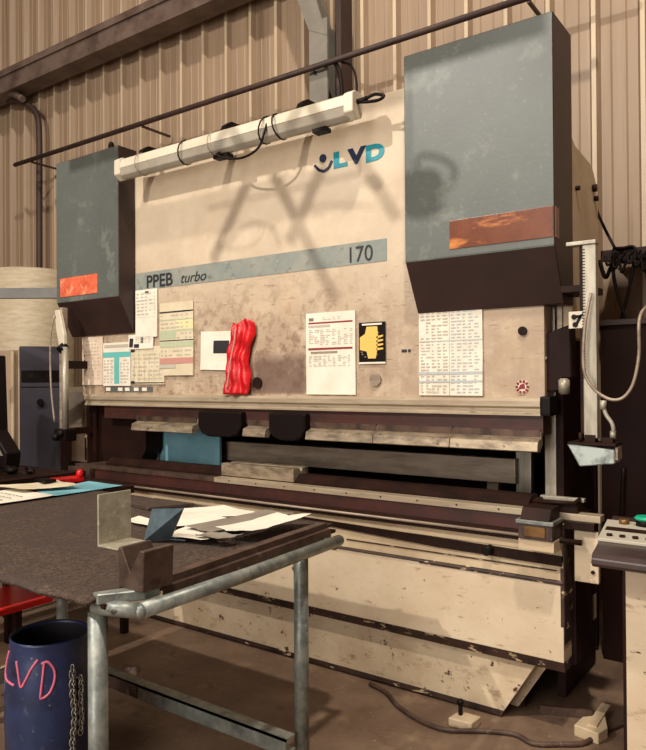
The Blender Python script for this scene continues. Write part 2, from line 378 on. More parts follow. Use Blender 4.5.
# back gauge behind the opening
bg = MB().box(-3.85,-1.385,3.75,3.82,1.025,1.16,bev=.004).build('back_gauge_beam', 'greysteel', pb)
for x, r_ in ((-3.66,.012),(-3.60,.009)):
    m = MB(); m.cyl((x,3.735,1.10),(x,3.75,1.10),r_); m.build('gauge_screw', 'dark', bg)
B('gauge_post','lightsteel',pb,-1.40,-1.315,3.80,3.85,.02,1.38,bev=.004)
B('gauge_post','greysteel',pb,-1.62,-1.55,3.92,3.97,.02,1.0,bev=.004)
B('gauge_post','lightsteel',pb,-4.27,-4.235,3.62,3.65,.02,1.42,bev=.004)
B('gauge_post','lightsteel',pb,-4.215,-4.125,3.62,3.65,.02,1.42,bev=.004)
B('inner_panel','bluepanel',pb,-4.12,-3.50,3.64,3.66,.02,1.42)
B('dark_backing','shadowbox',pb,-4.70,-1.10,4.30,4.34,.02,1.76)  # dark sheet added to hide the wall, interior shade in its colour
B('light_lid','shadowbox',pb,-4.70,-1.10,3.53,4.30,1.72,1.76)  # added lid, keeps light from above out of the opening
B('side_shroud','brown',pb,-4.74,-4.62,3.44,3.56,.3,1.42)
m = MB(); m.prism([(-4.62,1.42),(-4.07,1.42),(-4.07,1.10),(-4.14,1.0),(-4.14,.95),(-4.62,.95)], 'y', 3.46, 3.60); m.build('side_shroud', 'brown', pb)

# bed
bx0, bx1 = -4.49, -.95
m = MB(); m.box(bx0,bx1,3.15,3.27,.342,.69,bev=.004); bed = m.build('bed_plate', 'cream', pb)
m = MB(); m.prism([(3.15,.342),(3.165,.296),(3.27,.296),(3.27,.342)], 'x', bx0, bx1); m.build('rusty_lower_edge', 'edge_rust', bed)
m = MB(); m.box(bx0,bx1,3.156,3.27,.69,.785,bev=.003); m.mi = 1; m.prism([(3.15,.687),(3.142,.693),(3.145,.70),(3.156,.703)], 'x', bx0, bx1)
m.box(-2.1,-.98,3.152,3.157,.742,.748); m.box(-1.66,-.955,3.146,3.157,.683,.700)
m.build('bed_upper_plate', ['frame_cream','edge_rust'], pb)
m = MB(); m.box(bx0,-.955,3.156,3.40,.785,.825); m.build('bed_spacer', 'frame_cream', pb)
m = MB(); m.prism([(-2.50,.838),(-2.50,.818),(-1.55,.775),(-.955,.768),(-.955,.812),(-1.55,.822)], 'y', 3.144, 3.17); m.build('bed_groove', 'dark', pb)
m = MB(); m.box(bx0,-.955,3.15,3.40,.825,.862,bev=.003); m.build('bed_ledge', 'frame_cream', pb)
m = MB(); m.box(bx0-.05,-.96,3.20,3.55,.862,.968); m.build('bed_table_body', 'darkred', pb)
B('die_rail','tool_dark',pb,bx0-.05,-3.12,3.19,3.26,.968,.994,bev=.003)
m = MB(); m.box(-3.118,-.80,3.19,3.26,.968,.998,bev=.003); bt = m.build('die_rail', 'rail', pb)
for k in range(7,17):
    m = MB(); m.cyl((-4.5+k*.216,3.188,.985),(-4.5+k*.216,3.192,.985),.0045,seg=8); m.build('rail_screw', 'dark', bt)
m = MB(); m.box(bx0-.05,-1.0,3.26,3.50,.968,.985); m.build('bed_table_top', 'tool_dark', pb)
m = MB(); m.prism([(3.28,.985),(3.28,1.005),(3.33,1.04),(3.40,1.04),(3.44,1.005),(3.44,.985)], 'x', -4.3, -1.15); m.build('die_holder', 'dark', pb)
m = MB(); m.prism([(3.27,1.0),(3.27,1.078),(3.33,1.078),(3.345,1.05),(3.36,1.078),(3.42,1.078),(3.42,1.0)], 'x', -3.13, -2.55, bev=.002); m.build('die_block', 'tool', pb)
m = MB(); m.box(bx0,-1.10,3.12,3.20,.870,.902,bev=.004); m.build('front_guide_rail', 'dark', pb)
m = MB(); m.cyl((bx0+.1,3.115,.893),(-1.10,3.115,.893),.007); m.build('guide_rod', 'greysteel', pb)
m = MB(); m.cyl((-1.10,3.12,.89),(-.86,3.12,.89),.012); m.box(-.95,-.82,3.16,3.20,.935,.968); m.build('rail_extension', 'dark', pb)
for x in (-3.50,-2.53,-1.29): 
    m = MB(); m.cyl((x,3.10,.80),(x,3.17,.80),.022,bev=.004); m.build('clamp_knob', 'black', pb)
# paint worn dark on the right edge of the bed
m = MB(); m.box(bx1,bx1+.004,3.15,3.27,.42,.96); m.box(bx1-.012,bx1,3.149,3.151,.5,.76); m.build('worn_edge_strip', 'edge_rust', bed)
B('side_cover_plate','cream',pb,-.915,-.812,3.20,3.23,.70,.925,bev=.004)
m = MB(); m.cyl((-.835,3.19,.75),(-.835,3.20,.75),.008); m.build('cover_screw', 'dark', pb)
B('cover_backing','brown',pb,-1.06,-.93,3.27,3.55,.30,.96)
# plinth plates with slanted ends
m = MB(); m.prism([(-4.62,.012),(-1.262,.012),(-1.085,.30),(-4.62,.30)], 'y', 3.20, 3.225); pl = m.build('plinth_plate', 'cream_low', pb)
m = MB(); m.prism([(-4.62,.012),(-1.262,.012),(-1.247,.036),(-4.62,.03)], 'y', 3.194, 3.2); m.build('plinth_toe', 'edge_rust', pl)
m = MB(); m.prism([(-4.62,.012),(-1.225,.012),(-1.045,.30),(-4.62,.30)], 'y', 3.33, 3.348); m.build('plinth_plate', 'cream_low', pb)
B('bed_core','brown',pb,-4.62,-1.2,3.35,3.40,.012,.86)
m = MB(); m.prism([(-1.04,.30),(-.93,.42),(-.93,.54),(-1.04,.44)],'y',3.60,3.62); m.build('tie_bracket', 'frame_cream', pb)

# front gauge carriage clamped on the guide rail
gc = MB().box(-1.105,-.955,3.02,3.15,.90,.985,bev=.004).build('gauge_carriage', 'darksteel', pb)
m = MB(); m.prism([(3.015,.985),(3.05,1.035),(3.16,1.035),(3.16,.985)], 'x', -1.095, -.965, bev=.003); m.build('carriage_top', 'dark', gc)
m = MB(); m.box(-1.112,-.948,3.008,3.15,.968,.985,bev=.003); m.build('carriage_lip', 'galv', gc)
m = MB(); m.box(-1.075,-.985,3.013,3.022,.915,.958); m.build('carriage_plate', 'copper', gc)
m = MB(); m.box(-1.108,-.952,3.03,3.15,.85,.898,bev=.004); m.build('carriage_foot', 'frame_cream', gc)
m = MB(); m.box(-1.07,-.90,3.20,3.30,.998,1.035,bev=.004); m.cyl((-1.09,3.19,1.04),(-.90,3.19,1.045),.010); m.cyl((-.91,3.19,1.045),(-.91,3.27,1.05),.010); m.cyl((-1.085,3.19,1.04),(-1.085,3.27,1.04),.010)
m.build('carriage_handle', ['dark'], gc)
m = MB(); m.box(-1.09,-.89,3.27,3.30,1.038,1.055,bev=.003); m.build('carriage_scale', 'lightsteel', gc)

# guard columns left and right
gr = MB().box(-.89,-.832,3.28,3.32,1.33,2.205,bev=.004).build('guard_column', 'lightsteel', pb)
m = MB(); m.box(-.96,-.83,3.27,3.33,2.205,2.222,bev=.003); m.build('column_bracket', 'lightsteel', gr)
B('column_stay','dark',gr,-1.0,-.87,3.32,3.56,2.0,2.03)
m = MB()
for k in range(44): m.box(-.8935,-.878,3.2785,3.281,1.60+k*.0135,1.604+k*.0135)
m.build('scale_marks', 'dark', gr)
B('column_strip','dark',gr,-.906,-.89,3.29,3.31,1.35,2.20)
m = MB(); m.box(-.955,-.888,3.285,3.295,1.828,1.905,bev=.002); m.mi = 1
m.box(-.935,-.90,3.281,3.286,1.875,1.888); m.cyl((-.93,3.279,1.88),(-.93,3.286,1.88),.012,seg=10); m.cyl((-.925,3.279,1.845),(-.925,3.286,1.845),.012,seg=10); m.prism([(-.905,1.888),(-.885,1.898),(-.915,1.845),(-.93,1.84)],'y',3.281,3.286)
m.build('clip_plate', ['white','black'], gr)
m = MB(); m.prism([(-.955,1.305),(-.752,1.285),(-.752,1.225),(-.90,1.205)], 'y', 3.24, 3.36, bev=.004); hd = m.build('guard_head', 'lamphead', gr)
m = MB(); m.box(-.95,-.745,3.235,3.365,1.303,1.313); m.box(-.885,-.84,3.27,3.33,1.31,1.345); m.cyl((-.90,3.26,1.31),(-.90,3.26,1.355),.008); m.box(-.81,-.765,3.27,3.32,1.312,1.335); m.build('head_mount', 'dark', hd)
m = MB(); m.box(-.752,-.742,3.26,3.34,1.24,1.295); m.build('head_end_cap', 'greysteel', hd)
m = MB(); m.tube([(-.81,3.30,1.49),(-.805,3.30,1.455),(-.795,3.30,1.43),(-.775,3.30,1.40),(-.768,3.30,1.37),(-.770,3.30,1.33)], .009); m.cyl((-.812,3.30,1.46),(-.81,3.30,1.50),.014); m.cyl((-.77,3.30,1.33),(-.77,3.30,1.365),.013); m.build('head_hose', 'lightsteel', hd)
gl = MB().box(-4.69,-4.65,3.16,3.21,1.25,2.16,bev=.008).build('guard_column', 'greysteel', pb)
m = MB(); m.prism([(-4.715,2.14),(-4.66,2.14),(-4.60,1.95),(-4.60,1.84),(-4.655,1.84),(-4.70,2.0)], 'y', 3.14, 3.17, bev=.004); m.build('column_cover', 'white', gl)
m = MB(); m.cyl((-4.60,3.15,1.25),(-4.60,3.15,1.86),.024); m.build('guard_cylinder', 'lightsteel', gl)
m = MB(); m.cyl((-4.625,3.13,1.83),(-4.625,3.17,1.87),.036); m.build('column_clamp', 'black', gl)
m = MB(); m.box(-4.70,-4.56,3.12,3.22,1.16,1.25,bev=.01); m.ball((-4.66,3.11,1.19),.03); m.ball((-4.60,3.11,1.22),.028); m.build('column_foot', 'black', gl)
B('column_bracket','dark',gl,-4.70,-4.66,3.21,3.54,1.70,1.76); B('column_bracket','dark',gl,-4.70,-4.66,3.21,3.46,1.20,1.25)
m = MB(); m.tube([(-4.70,3.13,2.10),(-4.735,3.12,1.95),(-4.74,3.12,1.7),(-4.725,3.12,1.5),(-4.69,3.12,1.3)], .007); m.build('column_hose', 'greysteel', gl)

# sheet support arm running out from the left end of the bed
ar = MB().box(-4.46,-4.37,1.4,3.16,.905,.955,bev=.004).build('support_arm', 'dark', pb)
m = MB(); m.box(-4.36,-4.345,1.4,3.16,.90,.915); m.build('arm_lip', 'darkred', ar)
B('arm_leg','dark',ar,-4.45,-4.38,1.45,1.53,0,.905)
B('arm_end','tool_dark',pb,-4.58,-4.32,3.16,3.19,.90,.975)
m = MB(); m.cyl((-4.28,3.42,.985),(-4.28,3.42,1.03),.07,bev=.01); m.build('bed_end_cap', 'rail', pb)

# ---------------------------------------------------------------- FLUORESCENT LAMP on the ram
lp = thing('fluorescent_lamp', 'long unlit white fluorescent batten lamp fixed along the top of the ram', 'lamp', (-3.07,3.2,3.08))
m = MB(); m.prism([(3.155,3.08),(3.16,3.135),(3.19,3.155),(3.24,3.155),(3.25,3.08)], 'x', -4.00, -2.06, bev=.003); m.build('housing', 'white', lp)
m = MB(); m.prism([(3.155,3.078),(3.25,3.078),(3.24,3.03),(3.22,3.01),(3.19,3.01),(3.165,3.03)], 'x', -3.98, -2.08, bev=.003); m.build('diffuser', 'diffuser', lp)
for x in (-4.025,-2.10):
    m = MB(); m.prism([(3.15,3.04),(3.15,3.14),(3.18,3.16),(3.245,3.16),(3.255,3.09),(3.245,3.025),(3.2,3.005)], 'x', x, x+.06, bev=.004); m.build('end_cap', 'white', lp)
for x in (-3.83,-3.05,-2.45):
    m = MB(); m.prism([(3.20,3.135),(3.23,3.20),(3.28,3.235),(3.45,3.235),(3.45,3.20),(3.29,3.19),(3.26,3.135)], 'x', x-.02, x+.02); m.build('bracket', 'black', lp)
def ring(m, x, r=.074, t=.004, tilt=.0):
    m.tube([(x+tilt*math.sin(a), 3.203+r*math.cos(a), 3.083+r*1.02*math.sin(a)) for a in [2*PI*k/14 for k in range(15)]], t, seg=8, smooth=False)
for x, tl in ((-3.36,.012),(-2.68,.02),(-2.58,-.012)):
    m = MB(); ring(m, x, tilt=tl, t=.005); m.build('cable_tie', 'blackcable', lp)
for x in (-3.78,-3.10):
    m = MB(); ring(m, x, .074, .003); m.build('wire_hanger', 'greysteel', lp)
m = MB(); m.tube([(-3.02,3.16,3.01),(-3.03,3.145,2.99),(-2.96,3.15,2.955),(-2.82,3.15,2.935),(-2.70,3.15,2.97),(-2.645,3.145,3.06),(-2.66,3.19,3.15)], .007); m.build('loose_lead', 'blackcable', lp)
for x0, x1 in ((-3.10,-2.98),(-2.33,-2.24)):
    m = MB(); m.box(x0,x1,3.18,3.24,2.985,3.01,bev=.004); m.build('reflector_clip', 'black', lp)
m = MB(); m.tube([(-2.05,3.20,3.10),(-1.99,3.20,3.105),(-1.93,3.20,3.115),(-1.87,3.19,3.09),(-1.90,3.19,3.075),(-1.97,3.20,3.085),(-2.04,3.20,3.10)], .009); m.cyl((-2.06,3.2,3.10),(-1.98,3.2,3.105),.014); m.build('supply_lead', 'blackcable', lp)

# ---------------------------------------------------------------- PAPERS AND THINGS ON THE RAM
PY = 3.394
def sheet(name, label, cat, x0, x1, z0, z1, base, marks=(), rows=None, mats=('print',), tilt=0, group=None, y=PY):
    """thin sheet on the ram; marks = (u0,u1,v0,v1,material index) in sheet fractions; rows = (n, u0, u1, v0, v1, mi, colstep) of small print"""
    m = MB(); W = x1-x0; H = z1-z0
    b = bmesh.new(); N = 8; vs = []
    for j in range(N+1):
        for i in range(2):
            v = j/N; bow = .003*math.sin(v*5+x0*3)+(.006*(1-v)**3)
            vs.append(b.verts.new((x0+i*W, y-.002-abs(bow)*(.4+.6*i), z0+v*H)))
    bk = [b.verts.new((v.co.x, y, v.co.z)) for v in vs]
    for j in range(N):
        a = 2*j; b.faces.new((vs[a],vs[a+1],vs[a+3],vs[a+2])); b.faces.new((bk[a],bk[a+2],bk[a+3],bk[a+1]))
        b.faces.new((vs[a],vs[a+2],bk[a+2],bk[a])); b.faces.new((vs[a+1],bk[a+1],bk[a+3],vs[a+3]))
    b.faces.new((vs[0],bk[0],bk[1],vs[1])); b.faces.new((vs[-2],vs[-1],bk[-1],bk[-2]))
    m.join(b)
    def q(u0,u1,v0,v1,mi,dy=0):
        if u1-u0 < .002 or v1-v0 < .001: return
        n = max(1, int((v1-v0)*N)+1)
        for k in range(n):
            a0 = v0+(v1-v0)*k/n; a1 = v0+(v1-v0)*(k+1)/n
            def Y(v): return y-.002-abs(.003*math.sin(v*5+x0*3)+.006*(1-v)**3)-.0008-dy
            bb = bmesh.new()
            bb.faces.new([bb.verts.new(p) for p in ((x0+u0*W,Y(a0),z0+a0*H),(x0+u1*W,Y(a0),z0+a0*H),(x0+u1*W,Y(a1),z0+a1*H),(x0+u0*W,Y(a1),z0+a1*H))])
            m.mi = mi; m.join(bb)
    for k in marks: q(*k[:5])
    for (n, u0, u1, v0, v1, mi, st) in (rows or ()):
        for r in range(n):
            v = v1-(v1-v0)*(r+.5)/n; hh = (v1-v0)/n*.38; u = u0
            while u < u1:
                w = st*random.uniform(.3, .95)
                if random.random() < .85: q(u, min(u+w, u1), v-hh/2, v+hh/2, mi, .0004)
                u += st
    o = m.build(name, [base]+list(mats))
    if tilt:
        c = Vector(((x0+x1)/2, y, (z0+z1)/2))
        o.data.transform(Matrix.Translation(c) @ Matrix.Rotation(tilt, 4, 'Y') @ Matrix.Translation(-c))
    return tag(o, label, cat, group)
sheet('paper_sheet','tall white printed sheet just below the left end of the grey lettered band','paper',-4.092,-3.858,1.918,2.262,'paper',
    [(.05,.95,.78,.785,1),(.05,.95,.58,.586,1),(.05,.95,.42,.425,1),(.45,.62,.90,.96,2)], [(7,.06,.9,.45,.95,1,.2)], ('print','ink'), y=3.392)
sheet('colour_chart','narrow colour-coded chart with green, yellow and pink bands, left of the black square','chart',-3.835,-3.50,1.64,2.15,'paper_y',
    [(0,1,.86,.88,1),(0,1,.755,.77,2),(0,1,.60,.62,2),(0,1,.47,.485,1),(0,1,.385,.405,2),(.5,1,.63,.75,3),(0,.5,.5,.6,4),(0,1,.40,.46,4),(.02,1,.16,.24,5),(0,.5,.10,.155,6)],
    [(4,.04,.95,.63,.85,6,.15),(6,.04,.95,.25,.6,6,.12)], ('ink','print_g','print_y','print_g','print_p','print'))
sheet('paper_sheet','leftmost whitish sheet on the ram with small red dots down its left side','paper',-4.73,-4.475,1.575,1.945,'paper_pink',
    [(.10,.15,.60,.63,2),(.10,.15,.50,.53,2),(.10,.15,.38,.41,2)], [(12,.18,.9,.1,.95,1,.14)], ('print','print_r'))
sheet('paper_sheet','small white sheet with a teal T-shaped table on it','paper',-4.47,-4.152,1.568,1.892,'paper',
    [(0,1,.66,.78,1),(.42,.60,.05,.66,1),(.05,.95,.88,.95,2)], [(8,.04,.4,.05,.62,2,.12),(8,.64,.96,.05,.62,2,.12)], ('print_t','print'))
sheet('paper_sheet','small white notice with smudged black marks above the gridded sheet','paper',-4.17,-3.90,1.835,1.94,'paper',
    [(.05,.2,.15,.75,1),(.25,.45,.1,.35,1),(.5,.6,.4,.8,1)], [(4,.3,.95,.4,.9,2,.1)], ('ink','print'), y=3.390)
sheet('paper_sheet','gridded sheet with a thick black underline, right of the teal table','paper',-4.148,-3.79,1.578,1.852,'paper_y',
    [(0,1,.03,.055,1),(0,.12,.02,.09,1),(0,.12,.86,.99,1)]+[(u,u+.01,.1,.8,2) for u in (.1,.25,.42,.55,.7,.85)], [(7,.05,.95,.1,.84,2,.08)], ('ink','print'), y=3.396)
sheet('paper_sheet','white sheet with a black square, beside the red cloth','paper',-3.43,-3.10,1.672,1.928,'paper',[(.36,.79,.43,.76,1)],None,('ink',), tilt=.03)
sheet('inspection_sheet','white A3 form with two dark red bars in the middle of the ram','paper',-2.54,-2.188,1.515,2.0,'paper',
    [(.05,.95,.865,.885,1),(.05,.95,.545,.57,1),(.06,.16,.90,.94,3),(.05,.5,.82,.85,2),(.1,.65,.50,.525,3)], [(9,.06,.95,.6,.80,2,.12),(7,.06,.9,.34,.48,2,.10),(2,.35,.7,.90,.95,2,.1)], ('print_r','print','greysteel'))
sheet('listing_sheet','large white sheet of pale typed rows under the right cylinder cover','paper',-1.78,-1.418,1.515,1.975,'paper',
    [(.49,.497,0,1,1),(0,1,.62,.63,2),(0,1,.24,.27,2),(0,1,.15,.17,2)], [(26,.03,.47,.02,.97,1,.09),(26,.52,.97,.02,.97,2,.09)], ('print','print_b'))
# black and yellow sticker
m = MB(); m.box(-2.163,-1.99,3.390,3.394,1.70,1.925); m.mi = 1
cx, cz = -2.08, 1.81
m.prism([(-2.155,1.77),(-2.155,1.84),(-2.12,1.86),(-2.11,1.90),(-2.04,1.90),(-2.035,1.85),(-2.04,1.77),(-2.05,1.72),(-2.10,1.72),(-2.11,1.76)], 'y', 3.387, 3.391)
for k in range(4): m.prism([(-2.045,1.765+k*.022),(-2.002,1.77+k*.024),(-2.002,1.779+k*.024),(-2.045,1.778+k*.022)], 'y', 3.387, 3.391)
m.mi = 2; m.box(-2.14,-2.01,3.387,3.391,1.908,1.918); m.box(-2.163,-1.99,3.3895,3.394,1.69,1.70)
m.mi = 3
for k in range(22):
    x = random.uniform(-2.15,-2.02); z = random.uniform(1.72,1.90); m.box(x,x+.012,3.389,3.392,z,z+.006)
tag(m.build('warning_sticker', ['black','yellow','paper','greysheet']), 'small black and yellow sticker right of the red-barred form', 'sticker')
# red cloth
b = bmesh.new(); nu, nv = 20, 28; grid = []
for j in range(nv+1):
    v = j/nv; row = []
    for i in range(nu+1):
        u = i/nu; z = 1.512+v*.465-.02*math.sin(u*7)*v
        xc = -3.085+.055*v**1.0+.012*math.sin(v*9); w = .20-.03*v+.012*math.sin(v*7+1)
        x = xc+(u-.5)*w
        y = 3.372-.018*math.sin(u*PI)-.013*math.sin(u*15+v*3+math.sin(v*6))*1-.006*math.sin(v*23+u*4)-.012*(1-v)
        row.append(b.verts.new((x, y, z)))
    grid.append(row)
for j in range(nv):
    for i in range(nu): b.faces.new((grid[j][i],grid[j][i+1],grid[j+1][i+1],grid[j+1][i])).smooth = True
m = MB(); m.join(b); o = m.build('red_cloth', 'red')
so = o.modifiers.new('s', 'SOLIDIFY'); so.thickness = .004; so.offset = 1
tag(o, 'crumpled bright red plastic cloth hanging on the ram beside the black square', 'cloth')
m = MB(); m.tube([(-3.07,3.345,1.93),(-3.075,3.34,1.85),(-3.10,3.335,1.75),(-3.115,3.33,1.65),(-3.13,3.325,1.55)], .006); sg = m.build('seam', 'print_p', o)

# ---------------------------------------------------------------- WORKBENCH
wb = thing('workbench', 'pipe-framed steel workbench with a dark rubber mat in the foreground', 'workbench', (-2.6,1.95,0))
m = MB(); m.prism([(-3.55,1.335),(-1.76,1.335),(-1.79,2.60),(-3.55,2.60)], 'z', .918, .932); m.build('bench_top', 'dark', wb)
b = bmesh.new(); nx, ny = 46, 34; g = []
for j in range(ny+1):
    row = []
    for i in range(nx+1):
        u = i/nx; v = j/ny; lx = -3.60+.10*v; x = lx+u*(-1.79-.03*v-lx); y = 1.285+v*1.335
        e = .006*math.sin(u*21)+.004*math.sin(u*47+1)
        if j == 0: y += e
        z = .952+.004*math.sin(x*3+y*2)+.003*math.sin(y*5)
        if j == 0: z -= .006
        row.append(b.verts.new((x,y,z)))
    g.append(row)
for j in range(ny):
    for i in range(nx): b.faces.new((g[j][i],g[j][i+1],g[j+1][i+1],g[j+1][i])).smooth = True
m = MB(); m.join(b); o = m.build('rubber_mat', 'mat', wb); so = o.modifiers.new('s','SOLIDIFY'); so.thickness = .014; so.offset = -1
m = MB(); m.tube([(-1.668,1.395,.915),(-1.672,1.9,.914),(-1.705,2.50,.912)], .024, seg=20, smooth=False); m.ball((-1.705,2.50,.912),.024)
m.cyl((-1.668,1.395,.915),(-1.82,1.345,.915),.024); m.ball((-1.668,1.395,.915),.024); m.build('side_rail', 'galv', wb)
B('front_bar','dark',wb,-3.55,-1.86,1.42,1.44,.885,.918)
m = MB(); m.cyl((-3.55,2.50,.89),(-1.72,2.50,.89),.022); m.build('rear_rail', 'galv', wb)
m = MB(); m.prism([(-1.775,1.54),(-1.735,1.54),(-1.80,2.55),(-1.84,2.55)], 'z', .93, .968); m.prism([(-1.735,1.54),(-1.715,1.54),(-1.78,2.55),(-1.80,2.55)], 'z', .905, .945); m.build('angle_edge', 'rust', wb)
m = MB(); m.prism([(-1.815,1.335),(-1.78,1.325),(-1.70,1.44),(-1.70,1.50),(-1.73,1.50)], 'z', .93, .962, bev=.003); m.build('corner_bracket', 'galv', wb)
for x, y in ((-1.822,1.358),(-1.742,2.28),(-3.32,2.25),(-3.32,1.36)):
    m = MB(); m.cyl((x,y,0.004),(x,y,.90),.030,seg=24); m.cyl((x,y,.0),(x,y,.006),.045); m.build('leg', 'galv', wb)
m = MB(); m.prism([(2.17,.12),(2.17,.185),(2.178,.185),(2.178,.128),(2.235,.128),(2.235,.12)], 'x', -3.32, -1.74)
m.prism([(2.17,.177),(2.17,.185),(2.232,.185),(2.232,.177)], 'x', -3.32, -1.74); sr = m.build('stretcher', 'galv', wb)
m = MB(); m.box(-3.31,-2.62,2.166,2.17,.125,.183); m.build('rusty_stretcher_face', 'rust', sr)
m = MB(); m.box(-3.345,-3.30,1.36,2.25,.12,.18); m.build('stretcher', 'galv', wb)
m = MB(); m.cyl((-1.80,1.44,.70),(-1.76,1.45,.70),.012); m.ball((-1.76,1.45,.70),.016); m.build('rail_bolt', 'rust', wb)
m = MB(); m.box(-3.10,-3.04,2.22,2.28,.82,.90); m.cyl((-3.07,2.2,.85),(-3.07,2.3,.85),.025); m.build('under_bracket', 'rust', wb)

# things on the bench (mat top about z .955)
T = .956
m = MB(); vb = [(-1.782,T),(-1.669,T),(-1.663,T+.126),(-1.684,T+.126),(-1.728,T+.055),(-1.768,T+.126),(-1.782,T+.126)]
m = MB(); m.prism([(p[0]-.02 if False else p[0], p[1]) for p in vb], 'y', 1.414, 1.535, bev=.0025)
o = m.build('v_block', 'darksteel'); o.data.transform(Matrix.Translation((-.012,0,.004)))
tag(o, 'brown steel V-block die piece on the front corner of the workbench', 'v-block')
m = MB(); m.prism([(-2.318,T),(-2.195,T),(-2.195,T+.007),(-2.308,T+.008),(-2.310,T+.203),(-2.318,T+.203)], 'y', 1.727, 1.885, bev=.0012)
tag(m.build('steel_angle', 'zinc'), 'pale zinc steel angle standing upright on the bench mat', 'steel angle')
m = MB(); b = bmesh.new()
qd = [(-2.235,1.885,T+.002),(-2.165,1.965,T+.002),(-2.055,1.935,T+.145),(-2.235,1.93,T+.125)]
A = [b.verts.new(p) for p in qd]; n_ = Vector((.5,-.82,.2)).normalized()*.006; Z = [b.verts.new(Vector(p)-n_) for p in qd]
b.faces.new(A); b.faces.new(Z[::-1])
for i in range(4): b.faces.new((A[i],Z[i],Z[(i+1)%4],A[(i+1)%4]))
bmesh.ops.recalc_face_normals(b, faces=b.faces); m.join(b)
m.prism([(-2.235,1.885),(-2.165,1.965),(-2.10,1.985),(-2.20,1.99)], 'z', T+.001, T+.006)
tag(m.build('bent_plate', 'blueplate'), 'small tilted blue-grey bent steel plate behind the V-block', 'steel plate')

def flat(name, label, cat, pts, z, m_, th=.0012, warp=.006, seed=1, lines=0):
    """a loose sheet lying down, outline pts, slightly curled"""
    r = random.Random(seed); b = bmesh.new(); N = 9
    a, b1, c, d = [Vector((p[0], p[1], 0)) for p in pts]; g = []
    for j in range(N+1):
        row = []
        for i in range(N+1):
            u, v = i/N, j/N
            p = (a*(1-u)+b1*u)*(1-v)+(d*(1-u)+c*u)*v
            e = 1 if i in (0,N) or j in (0,N) else 0
            zz = z+warp*((u-.5)**2+(v-.5)**2)*1.8+abs(math.sin(u*4+seed))*warp*.5
            row.append(b.verts.new((p.x+e*r.uniform(-1,1)*warp*.5, p.y+e*r.uniform(-1,1)*warp*.5, zz)))
        g.append(row)
    for j in range(N):
        for i in range(N): b.faces.new((g[j][i],g[j][i+1],g[j+1][i+1],g[j+1][i]))
    mm = MB(); mm.join(b)
    if lines:
        mm.mi = 1
        for k in range(lines):
            v = .2+.6*k/max(1,lines); u = .2
            while u < .8:
                p0 = (a*(1-u)+b1*u)*(1-v)+(d*(1-u)+c*u)*v; w = r.uniform(.02,.08)
                p1 = (a*(1-u-w)+b1*(u+w))*(1-v)+(d*(1-u-w)+c*(u+w))*v
                bb = bmesh.new(); n = Vector((0,.006,0)); zz = z+warp+.003
                bb.faces.new([bb.verts.new(q) for q in ((p0.x,p0.y,zz),(p1.x,p1.y,zz),(p1.x,p1.y+.006,zz),(p0.x,p0.y+.006,zz))]); mm.join(bb); u += w+.03
    o = mm.build(name, [m_,'ink']); so = o.modifiers.new('s','SOLIDIFY'); so.thickness = th; so.offset = 1
    return tag(o, label, cat)
flat('paper_sheet','white sheet lying furthest back in the pile on the bench','paper',[(-2.66,2.36),(-2.42,2.28),(-2.16,2.56),(-2.48,2.61)],T+.004,'paper',seed=2,warp=.008)
flat('paper_sheet','white sheet at the left of the bench pile, under the grey card','paper',[(-2.50,2.16),(-2.26,2.12),(-2.16,2.36),(-2.42,2.40)],T+.005,'paper',seed=3,warp=.012)
flat('paper_sheet','white sheet nearest the tilted blue plate','paper',[(-2.20,1.95),(-1.99,2.00),(-2.06,2.22),(-2.26,2.16)],T+.008,'paper',seed=9,warp=.010)
flat('card_sheet','grey-brown card lying on the white sheets on the bench','card',[(-2.22,2.10),(-2.04,2.08),(-2.02,2.60),(-2.18,2.58)],T+.020,'greysheet',seed=4,warp=.006)
flat('paper_sheet','crumpled white sheet at the right end of the bench pile','paper',[(-2.03,2.08),(-1.86,2.12),(-1.88,2.54),(-2.01,2.46)],T+.030,'paper',seed=5,warp=.014)
flat('card_sheet','small torn grey card at the front of the bench pile','card',[(-2.06,1.99),(-1.91,2.0),(-1.90,2.10),(-2.05,2.07)],T+.016,'greysheet',seed=6,warp=.016)
m = MB(); m.prism([(-3.00,2.40),(-2.76,2.36),(-2.66,2.58),(-2.96,2.58)], 'z', T, T+.012); tag(m.build('rubber_offcut','mat'), 'dark rubber offcut at the back of the bench behind the zinc angle', 'rubber mat')
flat('paper_strip','narrow white strip half hidden behind the zinc angle','paper',[(-2.62,2.10),(-2.40,2.08),(-2.40,2.18),(-2.64,2.20)],T+.004,'paper',seed=8,warp=.004)

# ---------------------------------------------------------------- SIDE TABLE with papers, beyond the bench
st = thing('side_table', 'low dark side table holding papers beyond the left end of the workbench', 'table', (-3.95,2.3,0))
B('tabletop','dark',st,-4.32,-3.62,1.75,2.98,.885,.93)
for x in (-4.29,-3.65):
    for y in (1.8,2.92): B('leg','dark',st,x-.02,x+.02,y-.02,y+.02,0,.885)
flat('paper_sheet','white printed sheet on the side table at the left edge','paper',[(-4.12,2.0),(-3.66,2.0),(-3.64,2.42),(-4.06,2.46)],.934,'paper',seed=11,warp=.008,lines=4)
flat('paper_sheet','curled white sheet leaning over the printed one on the side table','paper',[(-4.16,2.34),(-3.88,2.36),(-3.74,2.66),(-4.02,2.70)],.948,'paper_y',seed=12,warp=.02)
flat('plastic_sheet','pale cyan sheet on the side table','sheet',[(-3.90,2.46),(-3.63,2.42),(-3.63,2.90),(-3.98,2.90)],.936,'cyanpaper',seed=13,warp=.004)
